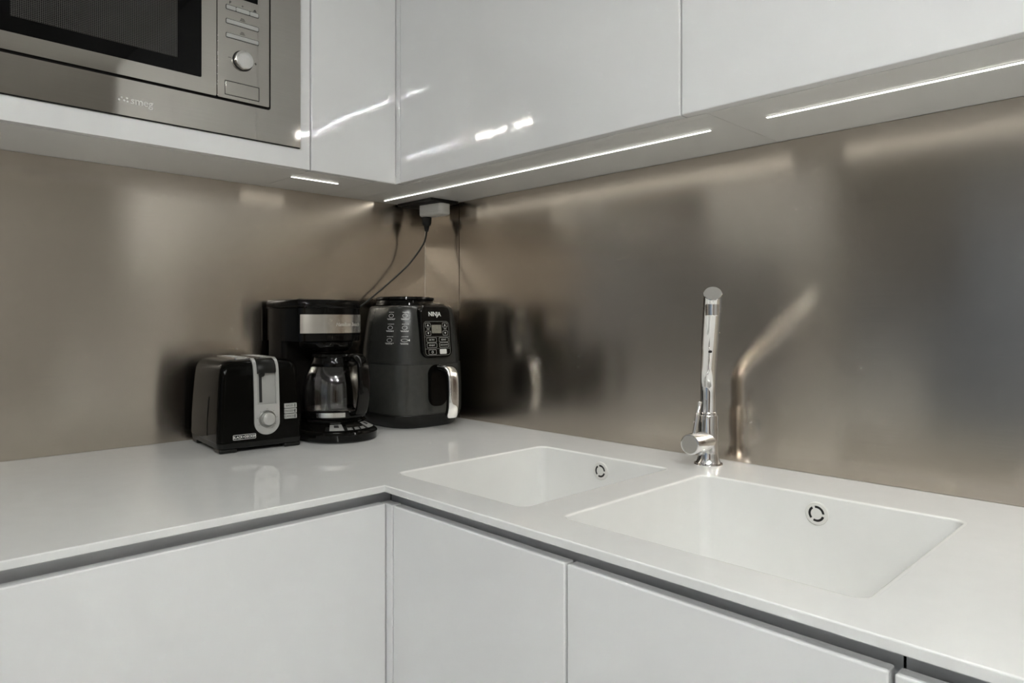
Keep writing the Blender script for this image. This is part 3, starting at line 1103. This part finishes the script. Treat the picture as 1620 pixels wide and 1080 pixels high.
strip_surface('slot_panel', YC - sw, YC + sw, s_sl0, sz(0.1865), 0.0007, M_silverd, t)
strip_surface('lever_slit', YC - sw + 0.0045, YC - sw + 0.0105, s_sl0 + 0.004, sz(0.1700), 0.0011, M_gap, t)
# lever: black rounded block bridging the top of the slot
rings = []
for k, (s, dd) in enumerate([(sz(0.1600), 0.0045), (sz(0.1608), 0.0105), (sz(0.1660), 0.0125), (sz(0.1740), 0.0120), (sz(0.1820), 0.0100), (sz(0.1868), 0.0060), (sz(0.1885), 0.0015)]):
    rings.append([face(YC - sw + 0.001, s, -0.001), face(YC + sw - 0.001, s, -0.001), face(YC + sw - 0.001, s, dd - 0.002), face(YC + sw - 0.004, s, dd), face(YC - sw + 0.004, s, dd), face(YC - sw + 0.001, s, dd - 0.002)])
loft('lever', rings, M_blackm, t, angle=50)
rings = [[face(YC - 0.010 + 0.005 * cos(a), sz(0.1590) + 0.006 * sin(a), d) for a in [2 * pi * k / 20 for k in range(20)]] for d in (0.0, 0.009, 0.0098)]
loft('lever_tab', rings, M_blackm, t, angle=40)
# dial
zc = 0.0655
sc_ = sz(zc)
rings = [[face(YC + r * cos(2 * pi * k / 40), sc_ + r * sin(2 * pi * k / 40), d) for k in range(40)] for r, d in ((0.0178, 0.0040), (0.0178, 0.0052), (0.0172, 0.0058), (0.0150, 0.0062))]
dial = loft('dial', rings, M_skirt, t, angle=40)
rings = [[face(YC + r * cos(2 * pi * k / 40), sc_ + r * sin(2 * pi * k / 40), d) for k in range(40)] for r, d in ((0.0140, 0.0058), (0.0128, 0.0165), (0.0122, 0.0180), (0.0108, 0.0186), (0.003, 0.0188))]
loft('knob', rings, M_silver, dial, angle=40)
bm = bmesh.new()
for q in range(7):
    a = radians(-35 + 250 * q / 6)
    c_, s_ = cos(a), sin(a)
    pts = [(YC + c_ * r - s_ * w, sc_ + s_ * r + c_ * w) for r, w in ((0.0195, 0.0004), (0.0215, 0.0004), (0.0215, -0.0004), (0.0195, -0.0004))]
    flat_poly(bm, pts, face, 0.0043)
flat_finish('dial_marks', bm, M_inkd, bez_)['kind'] = 'stuff'
# three push buttons
for k, word in enumerate(('BAGEL', 'FROZEN', 'CANCEL')):
    zb = 0.0890 - k * 0.0112
    s0, s1 = sz(zb - 0.0050), sz(zb + 0.0050)
    bt = prism('push_button', rr(0.0470, 0.0740, s0, s1, 0.0012, 3), face, -0.002, 0.0030, M_silver, t, 0.0006, 2)
    bm = bmesh.new()
    text_into(bm, word, 0.0058, face, ox=0.0585, oy=(s0 + s1) / 2, d=0.0033)
    flat_poly(bm, [(0.0690, s0 + 0.0015), (0.0708, s0 + 0.0015), (0.0708, s1 - 0.0015), (0.0690, s1 - 0.0015)], face, 0.0033)
    flat_finish('button_print', bm, M_inkd, bt)
bm = bmesh.new()
sl = sz(0.0320)
rr_ring(bm, -0.0595, -0.0130, sl - 0.0052, sl + 0.0052, 0.0018, 0.0009, face, 0.0006)
text_into(bm, 'BLACK+DECKER', 0.0068, face, bold=0.0002, ox=-0.03625, oy=sl - 0.0001, d=0.0006, xs=0.93)
flat_finish('logo', bm, M_print, t)
# moulded step line along the long side
for sy in (-1, 1):
    pts = [(0.030, sy * 0.0893, 0.030), (0.030, sy * 0.0880, 0.075), (0.034, sy * 0.0862, 0.112)]
    sweep('side_rib', bez(pts, 6), 0.0011, M_black, t, 8)

# ================================================================== coffee maker
t = thing('coffee_maker', 'black drip coffee maker with brushed steel band between toaster and air fryer', 'coffee maker', (0.0, -0.4100, CT))
BX, BR = 0.2150, 0.0850      # centre of the round base front and its radius


def dsec(z, back, front_c, r, hw, n=24):
    """D-shaped plan: straight back, half-round front"""
    pts = [Vector((back, -hw, z))]
    pts += [Vector((front_c + r * cos(a), hw / r * r * sin(a) if False else min(hw, r) * sin(a), z)) for a in [-pi / 2 + pi * k / n for k in range(n + 1)]]
    pts.append(Vector((back, hw, z)))
    return pts


rings = [dsec(0.0, 0.024, BX, BR - 0.006, BR - 0.006), dsec(0.003, 0.021, BX, BR - 0.001, BR - 0.001), dsec(0.018, 0.020, BX, BR + 0.001, BR + 0.001),
         dsec(0.0215, 0.020, BX, BR - 0.001, BR - 0.001), dsec(0.0245, 0.021, BX, BR - 0.006, BR - 0.006), dsec(0.0400, 0.022, BX - 0.012, BR - 0.026, BR - 0.020),
         dsec(0.0410, 0.022, BX - 0.013, BR - 0.030, BR - 0.024)]
cb = loft('base', rings, M_black, t, angle=35)
lathe('hot_plate', [(0.0600, 0.0400), (0.0605, 0.0425), (0.0590, 0.0440), (0.0500, 0.0442), (0.01, 0.0442)], M_blackm, t, 48, cx=0.190)


def cone(phi, q, d):
    """sloped control ring on the base front: phi azimuth (rad), q 0 outer .. 1 inner, d outward"""
    r = (BR - 0.008) + (-0.024) * q
    z = 0.0262 + 0.0135 * q
    cxx = BX - 0.001 - 0.011 * q
    nn = Vector((cos(phi) * 0.5, sin(phi) * 0.5, 0.86)).normalized()
    return Vector((cxx + r * cos(phi), r * sin(phi), z)) + nn * d


def cone_patch(name, p0, p1, q0, q1, d, material, parent, n=8):
    rings = []
    for k in range(n + 1):
        ph = radians(p0 + (p1 - p0) * k / n)
        rings.append([cone(ph, q0, -0.001), cone(ph, q0, d), cone(ph, q1, d), cone(ph, q1, -0.001)])
    return loft(name, rings, material, parent, angle=40)


cone_patch('control_strip', -54, 58, 0.0, 0.98, 0.0014, M_blackm, cb, 20)
b1 = cone_patch('button', -46, -22, 0.02, 0.94, 0.0022, M_silver, cb)
b2 = cone_patch('button', 26, 52, 0.02, 0.94, 0.0022, M_silver, cb)
cone_patch('clock_display', -14, 18, 0.38, 0.90, 0.0018, M_lcdd, cb)
for k, p0 in enumerate((-16, -3, 10)):
    cone_patch('small_button', p0, p0 + 9, 0.06, 0.16, 0.0020, M_printg, cb, 4)
    cone_patch('small_button', p0 + 1, p0 + 10, 0.22, 0.30, 0.0020, M_printg, cb, 4)
for p0 in (-38, 34):
    cone_patch('icon', p0, p0 + 9, 0.36, 0.66, 0.0025, M_inkd, cb, 4)
# rear tower with water tank
tw = lambda z, e: [Vector((a, b_, z)) for a, b_ in rr(0.020 + e, 0.100 - e, -0.083 + e, 0.083 - e, 0.012, 5)]
loft('tower', [tw(0.0412, -0.0006), tw(0.20, -0.0006), tw(0.2995, -0.0006)], M_blackside, t, angle=40)


def head(z, e, bulge=0.024):
    pts = [Vector((0.020 + e, -0.083 + e, z)), Vector((0.168, -0.083 + e, z))]
    for k in range(1, 20):
        q = -1 + 2 * k / 20
        pts.append(Vector((0.174 - e + bulge * (1 - q * q) - (0.006 if abs(q) > 0.94 else 0) * 0.4, q * (0.083 - e), z)))
    pts += [Vector((0.168, 0.083 - e, z)), Vector((0.020 + e, 0.083 - e, z))]
    return pts


loft('head', [head(0.2215, 0.004), head(0.2235, 0.0), head(0.300, 0.0)], M_black, t, angle=40)
lid = loft('lid', [head(0.3005, 0.0), head(0.3030, -0.0018), head(0.3135, -0.0018), head(0.3195, 0.001), head(0.3215, 0.008, 0.020), head(0.3222, 0.03, 0.012)], M_black, t, angle=40)
box('hinge', (0.0165, -0.060, 0.296), (0.0205, 0.060, 0.310), M_blackm, t, 0.001)
# steel band on the curved front


def bandf(a, z, d):
    q = a / 0.083
    return Vector((0.174 + 0.024 * (1 - q * q) + d, a, z))


bm = bmesh.new()
gr = []
for k in range(41):
    a = -0.0790 + 0.1580 * k / 40
    gr.append([bm.verts.new(bandf(a, z, d)) for z, d in ((0.2415, 0.0), (0.2420, 0.0013), (0.2852, 0.0013), (0.2857, 0.0))])
for A, B in zip(gr[:-1], gr[1:]):
    for i in range(3):
        bm.faces.new((A[i], B[i], B[i + 1], A[i + 1]))
finish('steel_band', bm, M_band, t, angle=45, uv=True)
bm = bmesh.new()
text_into(bm, 'Hamilton Beach', 0.0125, bandf, shear=0.25, ox=0.036, oy=0.2620, d=0.0017, xs=0.9)
flat_finish('logo', bm, M_etch, t)
# brew funnel under the head
rings = []
for r, z in ((0.0640, 0.2213), (0.0640, 0.2120), (0.0600, 0.2050), (0.0500, 0.2000), (0.0470, 0.1985)):
    rings.append([Vector((0.150 + x, y, z)) for x, y in circ(r, 48)])
loft('brew_basket', rings, M_black, t, angle=50)

# ------------------------------------------------------------------ glass carafe on the hot plate
CX, CY, CZ = 0.190, -0.4060, CT + 0.0446
t = thing('coffee_carafe', 'clear glass coffee jug with black handle on the hot plate', 'jug', (CX, CY, CZ), radians(4))
t.scale = (1.10, 1.10, 1.10)
po = [(0.050, 0.0), (0.0600, 0.002), (0.0655, 0.010), (0.0680, 0.030), (0.0685, 0.050), (0.0670, 0.070), (0.0625, 0.090), (0.0550, 0.108), (0.0475, 0.120), (0.0455, 0.126)]
pi_ = [(r - 0.0022, z + (0.0022 if k < 2 else 0)) for k, (r, z) in enumerate(po)]
prof = [(0.001, 0.0)] + po + list(reversed(pi_)) + [(0.001, 0.0022)]
lathe('glass_body', prof, M_glass, t, 56, cap0=True, cap1=True, angle=60)
lathe('collar', [(0.0462, 0.1085 + 0.006), (0.0530, 0.1100), (0.0535, 0.1130), (0.0492, 0.1240), (0.0480, 0.1285), (0.0468, 0.1285)], M_black, t, 48, cap0=False, cap1=False)
ld = lathe('lid', [(0.0490, 0.1286), (0.0500, 0.1310), (0.0470, 0.1360), (0.0300, 0.1376), (0.005, 0.1378)], M_black, t, 48)
lathe('foot_band', [(0.0652, 0.0062), (0.0690, 0.0062), (0.0698, 0.0090), (0.0702, 0.0190), (0.0690, 0.0205), (0.0674, 0.0205)], M_black, t, 56, cap0=False, cap1=False)


def glint_at(a, z, d):
    ph = a / 0.0703
    return Vector(((0.0703 + d) * cos(ph), (0.0703 + d) * sin(ph), z))


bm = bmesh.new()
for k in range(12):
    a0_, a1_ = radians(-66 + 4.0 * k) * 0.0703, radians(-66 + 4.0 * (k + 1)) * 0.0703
    flat_poly(bm, [(a0_, 0.0085), (a1_, 0.0085), (a1_, 0.0180), (a0_, 0.0180)], glint_at, 0.0003)
flat_finish('glint_patch', bm, M_satin, t)  # satin patch standing in for a bright reflection on the foot band
# handle: broad strap from the collar out and down
hp = bez([(0.050, 0, 0.1250), (0.072, 0, 0.1330), (0.094, 0, 0.1220), (0.1010, 0, 0.0950), (0.1000, 0, 0.0600), (0.0940, 0, 0.0300), (0.0880, 0, 0.0180)], 8)
rings = []
for i, p in enumerate(hp):
    tg = (hp[min(i + 1, len(hp) - 1)] - hp[max(i - 1, 0)]).normalized()
    nn = Vector((tg.z, 0, -tg.x))
    wd, tk = 0.0135, 0.0055
    rings.append([p + nn * (tk * b_) + Vector((0, wd * a, 0)) for a, b_ in [(x, y) for x, y in rr(-1, 1, -1, 1, 0.6, 4)]])
hd = loft('handle', rings, M_black, t, angle=50)
rings = []
for q in range(9):
    p = Vector((0.066 + 0.022 * q / 8, 0, 0.0135 + 0.006 * q / 8))
    rings.append([p + Vector((0, 0.0125 * a, 0.0045 * b_)) for a, b_ in rr(-1, 1, -1, 1, 0.5, 3)])
loft('handle_bracket', rings, M_black, hd, angle=50)
bm = bmesh.new()


def gl(a, z, d):
    ph = a / 0.068
    rad = 0.0688 if z < 0.06 else 0.0688 - (z - 0.06) ** 2 * 4.6
    return Vector(((rad + d) * cos(ph), (rad + d) * sin(ph), z))


for k in range(6):
    z_ = 0.036 + 0.0095 * k
    flat_poly(bm, [(0.030, z_), (0.038 - 0.003 * (k % 2), z_), (0.038 - 0.003 * (k % 2), z_ + 0.0007), (0.030, z_ + 0.0007)], gl, 0.0004)
flat_finish('level_marks', bm, M_print, t)['kind'] = 'stuff'

# ================================================================== air fryer
AX, AY = 0.1350, -0.1500
t = thing('air_fryer', 'dark grey air fryer with black touch panel and chrome basket handle', 'air fryer', (AX, AY, CT))
SN = 3.0


def fsec(z, a, b, N=96):
    return [Vector((x, y, z)) for x, y in se(a, b, SN, N)]


loft('base', [fsec(0.0, 0.094, 0.094), fsec(0.003, 0.099, 0.099), fsec(0.020, 0.1105, 0.1095), fsec(0.0335, 0.1185, 0.1165), fsec(0.0350, 0.1180, 0.1160)], M_blackm, t, angle=50)
BODY = [(0.0355, 0.1185), (0.060, 0.1192), (0.110, 0.1190), (0.162, 0.1165), (0.164, 0.1162), (0.200, 0.1135), (0.250, 0.1075), (0.290, 0.1010), (0.3000, 0.0990), (0.3050, 0.0970), (0.3080, 0.0930), (0.3095, 0.0860), (0.3100, 0.0750)]
loft('body', [fsec(z, s, s * 0.985) for z, s in BODY], M_fryer, t, angle=50)


def bscale(z):
    for (za, sa), (zb, sb) in zip(BODY[:-1], BODY[1:]):
        if z <= zb:
            return sa + (sb - sa) * max(0, (z - za)) / (zb - za)
    return BODY[-1][1]


def around(th, z, d):
    """point on the shell: th polar parameter (rad), height z, d outwards"""
    s = bscale(z)

    def pt(u):
        c, q = cos(u), sin(u)
        return Vector((s * math.copysign(abs(c) ** (2 / SN), c), s * 0.985 * math.copysign(abs(q) ** (2 / SN), q), z))
    p = pt(th)
    tn = pt(th + 0.01) - pt(th - 0.01)
    nn = Vector((tn.y, -tn.x, 0)).normalized()
    return p + nn * d


# removable basket front with its seam
bm = bmesh.new()
nU = 56
gr = []
for k in range(nU + 1):
    th = radians(-100 + 200 * k / nU)
    gr.append([bm.verts.new(around(th, z, d)) for z, d in ((0.0375, -0.001), (0.0380, 0.0014), (0.0500, 0.0016), (0.0900, 0.0016), (0.1300, 0.0016), (0.1605, 0.0014), (0.1612, -0.001))])
for A, B in zip(gr[:-1], gr[1:]):
    for i in range(6):
        bm.faces.new((A[i], B[i], B[i + 1], A[i + 1]))
bas = finish('basket_front', bm, M_fryerb, t, angle=45)
HYc = -0.004
loft('seam', [[around(2 * pi * k / 96, z_, d_) for k in range(96)] for z_, d_ in ((0.1618, -0.001), (0.1618, 0.0006), (0.1634, 0.0006), (0.1634, -0.001))], M_gap, t, False, False)
# dark recess plate behind the handle


def frec(a, z, d):
    return Vector((bscale(z) + d, HYc + a, z))


prism('recess_plate', rr(-0.0300, 0.0300, 0.055, 0.1600, 0.024, 8), frec, -0.002, 0.0026, M_black, bas, 0.0008, 2)
hpth = bez([(0.1150, 0, 0.1500), (0.140, 0, 0.1520), (0.1620, 0, 0.1490), (0.1730, 0, 0.1340), (0.1760, 0, 0.1000), (0.1750, 0, 0.0620), (0.1690, 0, 0.0320)], 8)


def strap(name, off, tk, wd, material, parent, i0=0, i1=None):
    rings = []
    pp = hpth[i0:i1]
    for i, p in enumerate(pp):
        tg = (pp[min(i + 1, len(pp) - 1)] - pp[max(i - 1, 0)]).normalized()
        nn = Vector((-tg.z, 0, tg.x))
        c_ = p + nn * off + Vector((0, HYc + 0.003, 0))
        ww = wd
        if i == len(pp) - 1:
            ww = wd * 0.80
        elif i == len(pp) - 2:
            ww = wd * 0.95
        rings.append([c_ + nn * (tk * b_) + Vector((0, ww * a, 0)) for a, b_ in rr(-1, 1, -1, 1, 0.7, 4)])
    return loft(name, rings, material, parent, angle=50)


hd = strap('handle', -0.0045, 0.0060, 0.0135, M_black, bas)
strap('chrome_cover', 0.0040, 0.0040, 0.0155, M_chrome, hd, 6)
# control panel: proud black tongue running down from the top
PYc = -0.004


def pnl(a, z, d):
    xf = 0.1235 - 0.110 * (z - 0.178) + 0.0
    return Vector((xf + d, PYc + a, z))


po_ = rr(-0.0475, 0.0475, 0.1770, 0.3110, 0.020, 8)
pnl_o = prism('control_panel', po_, pnl, -0.045, 0.0, M_black, t, 0.0045, 4)
bm = bmesh.new()
text_into(bm, 'NINJA', 0.0150, pnl, bold=0.0004, ox=-0.004, oy=0.2870, d=0.0004, xs=0.95)
flat_finish('logo', bm, M_print, pnl_o)
bm = bmesh.new()
rr_ring(bm, -0.0405, 0.0395, 0.1835, 0.2690, 0.009, 0.0006, pnl, 0.0004)
for z_ in (0.2300, 0.1998):
    flat_poly(bm, [(-0.0400, z_), (0.0390, z_), (0.0390, z_ + 0.0005), (-0.0400, z_ + 0.0005)], pnl, 0.0004)
flat_finish('panel_outline', bm, M_printg, pnl_o)
prism('lcd_screen', rr(-0.0160, 0.0145, 0.2390, 0.2600, 0.001, 2), pnl, 0.0001, 0.0006, M_lcd, pnl_o)
btn = [(-0.0355, -0.0195, 0.2540, 0.2650, 'up'), (-0.0355, -0.0195, 0.2335, 0.2450, 'down'), (0.0185, 0.0345, 0.2540, 0.2650, 'up'), (0.0185, 0.0345, 0.2335, 0.2450, 'down'),
       (-0.0340, -0.0030, 0.2165, 0.2280, 'AIR FRY'), (0.0050, 0.0350, 0.2165, 0.2280, 'ROAST'), (-0.0340, -0.0030, 0.2030, 0.2145, 'REHEAT'), (0.0050, 0.0350, 0.2030, 0.2145, 'DEHYDRATE'),
       (-0.0300, -0.0060, 0.1858, 0.1980, 'power'), (0.0050, 0.0270, 0.1865, 0.1985, 'start')]
for (y0_, y1_, z0_, z1_, kind) in btn:
    bm = bmesh.new()
    yc, zc_ = (y0_ + y1_) / 2, (z0_ + z1_) / 2
    if kind == 'start':
        flat_poly(bm, rr(y0_, y1_, z0_, z1_, 0.002, 4), pnl, 0.0005)
    else:
        rr_ring(bm, y0_, y1_, z0_, z1_, 0.002, 0.0005, pnl, 0.0005)
        if kind in ('up', 'down'):
            s_ = 1 if kind == 'up' else -1
            tri = [(yc - 0.0028, zc_ - s_ * 0.002), (yc + 0.0028, zc_ - s_ * 0.002), (yc, zc_ + s_ * 0.0026)]
            flat_poly(bm, tri if s_ > 0 else list(reversed(tri)), pnl, 0.0005)
        elif kind == 'power':
            flat_ring(bm, circ(0.0030, 20, yc, zc_), circ(0.0022, 20, yc, zc_), pnl, 0.0005)
        else:
            text_into(bm, kind, 0.0052 if len(kind) < 8 else 0.0042, pnl, ox=yc, oy=zc_, d=0.0005)
    flat_finish('touch_button', bm, M_print, pnl_o)
bm = bmesh.new()
text_into(bm, 'TEMP', 0.0040, pnl, ox=-0.0275, oy=0.2495, d=0.0005)
text_into(bm, 'TIME', 0.0040, pnl, ox=0.0265, oy=0.2495, d=0.0005)
flat_finish('button_names', bm, M_print, pnl_o)
# lid / vent disc on top
lathe('top_cap', [(0.088, 0.3096), (0.091, 0.3110), (0.090, 0.3150), (0.084, 0.3170)], M_black, t, 64, cx=-0.004)
lathe('top_lid', [(0.076, 0.3172), (0.074, 0.3230), (0.0775, 0.3265), (0.0765, 0.3315), (0.072, 0.3335), (0.02, 0.3340)], M_black, t, 64, cx=-0.026)
# printed cooking chart on the shell left of the panel
THA = radians(-58)


def chart(a, z, d):
    return around(THA + a / 0.058, z, d)


bm = bmesh.new()
for cxx, rows in ((-0.012, (0.283, 0.253, 0.222)), (0.015, (0.283, 0.253, 0.222))):
    for z_ in rows:
        fo2 = lambda a, b_, d: chart(a, b_, d)
        if cxx > 0 and z_ < 0.23:
            flat_ring(bm, [(cxx + 0.0062 * cos(u), z_ + 0.0038 * sin(u)) for u in [2 * pi * k / 20 for k in range(20)]],
                      [(cxx + 0.0055 * cos(u), z_ + 0.0031 * sin(u)) for u in [2 * pi * k / 20 for k in range(20)]], fo2, 0.0005)
            flat_poly(bm, [(cxx + 0.0060, z_), (cxx + 0.0092, z_ + 0.003), (cxx + 0.0092, z_ - 0.003)], fo2, 0.0005)
        else:
            flat_ring(bm, circ(0.0048, 16, cxx, z_), circ(0.0041, 16, cxx, z_), fo2, 0.0005)
        for q, (dz_, hw) in enumerate(((0.0085, 0.0050), (-0.0080, 0.0072), (-0.0100, 0.0060))):
            x_ = cxx - hw
            while x_ < cxx + hw:
                w = random.uniform(0.0014, 0.0030)
                flat_poly(bm, [(x_, z_ + dz_), (x_ + w, z_ + dz_), (x_ + w, z_ + dz_ + 0.0011), (x_, z_ + dz_ + 0.0011)], fo2, 0.0005)
                x_ += w + 0.0008
flat_finish('cooking_chart', bm, M_print, t)['kind'] = 'stuff'

# ================================================================== socket, adaptor and power cord
t = thing('socket_plate', 'black flat power socket plate fixed under the corner wall cabinet', 'socket', (0.0875, -0.0580, UZ))
pl = prism('plate', rr(-0.0790, 0.0790, -0.0480, 0.0480, 0.004, 4), lambda a, b_, d: Vector((a, b_, -d)), 0.0, 0.0075, M_blackm, t, 0.0012, 2)
prism('insert', rr(-0.0700, 0.0700, -0.0390, 0.0390, 0.003, 4), lambda a, b_, d: Vector((a, b_, -d)), 0.0072, 0.0088, M_gap, t, 0.0006, 2)
t = thing('plug_adapter', 'white plug adapter hanging from the black socket plate', 'adapter', (0.1160, -0.0560, UZ - 0.0090), radians(6))
rings = []
for z_, e in ((0.0, 0.001), (-0.0008, 0.0), (-0.020, 0.0), (-0.0205, 0.0008), (-0.0212, 0.0008), (-0.0217, 0.0), (-0.0275, 0.0006), (-0.0300, 0.003), (-0.0305, 0.006)):
    rings.append([Vector((a, b_, z_)) for a, b_ in rr(-0.0460 + e, 0.0460 - e, -0.0205 + e, 0.0205 - e, 0.012 - e, 6)])
loft('shell', rings, M_whitepl, t, angle=40)
box('socket_face', (-0.040, -0.0140, -0.0312), (0.036, 0.0140, -0.0302), M_whitepl, t, 0.0004, 2)
t = thing('power_cord', 'thin black power cord with plug running down to the appliances', 'cord', (0.0840, -0.0590, UZ - 0.0404))
pr_ = [(0.0125, 0.0), (0.0135, -0.0015), (0.0130, -0.018), (0.0108, -0.022), (0.0104, -0.0235)]
lathe('plug', [(r, z) for r, z in pr_], M_rubber, t, 24)
st = lathe('strain_relief', [(0.0078, -0.0235), (0.0078, -0.027), (0.0070, -0.0275), (0.0070, -0.031), (0.0064, -0.0315), (0.0064, -0.035), (0.0056, -0.0355), (0.0050, -0.040)], M_rubber, t, 20)
O_ = Vector((0.0840, -0.0590, UZ - 0.0404))
CORD = [(0.0840, -0.0590, UZ - 0.0795), (0.0815, -0.0600, UZ - 0.094)]
CORD += [(0.0750, -0.0640, UZ - 0.1150), (0.0600, -0.0850, UZ - 0.1542), (0.0500, -0.1101, UZ - 0.1851), (0.0350, -0.1626, UZ - 0.2339), (0.0285, -0.2159, UZ - 0.2765),
         (0.0200, -0.2700, UZ - 0.3200), (0.0130, -0.3200, UZ - 0.4000), (0.0120, -0.3600, UZ - 0.4900), (0.0160, -0.3900, UZ - 0.5400)]
sweep('cord', [Vector(p) - O_ for p in bez(CORD, 8)], 0.0024, M_rubber, t, 10)
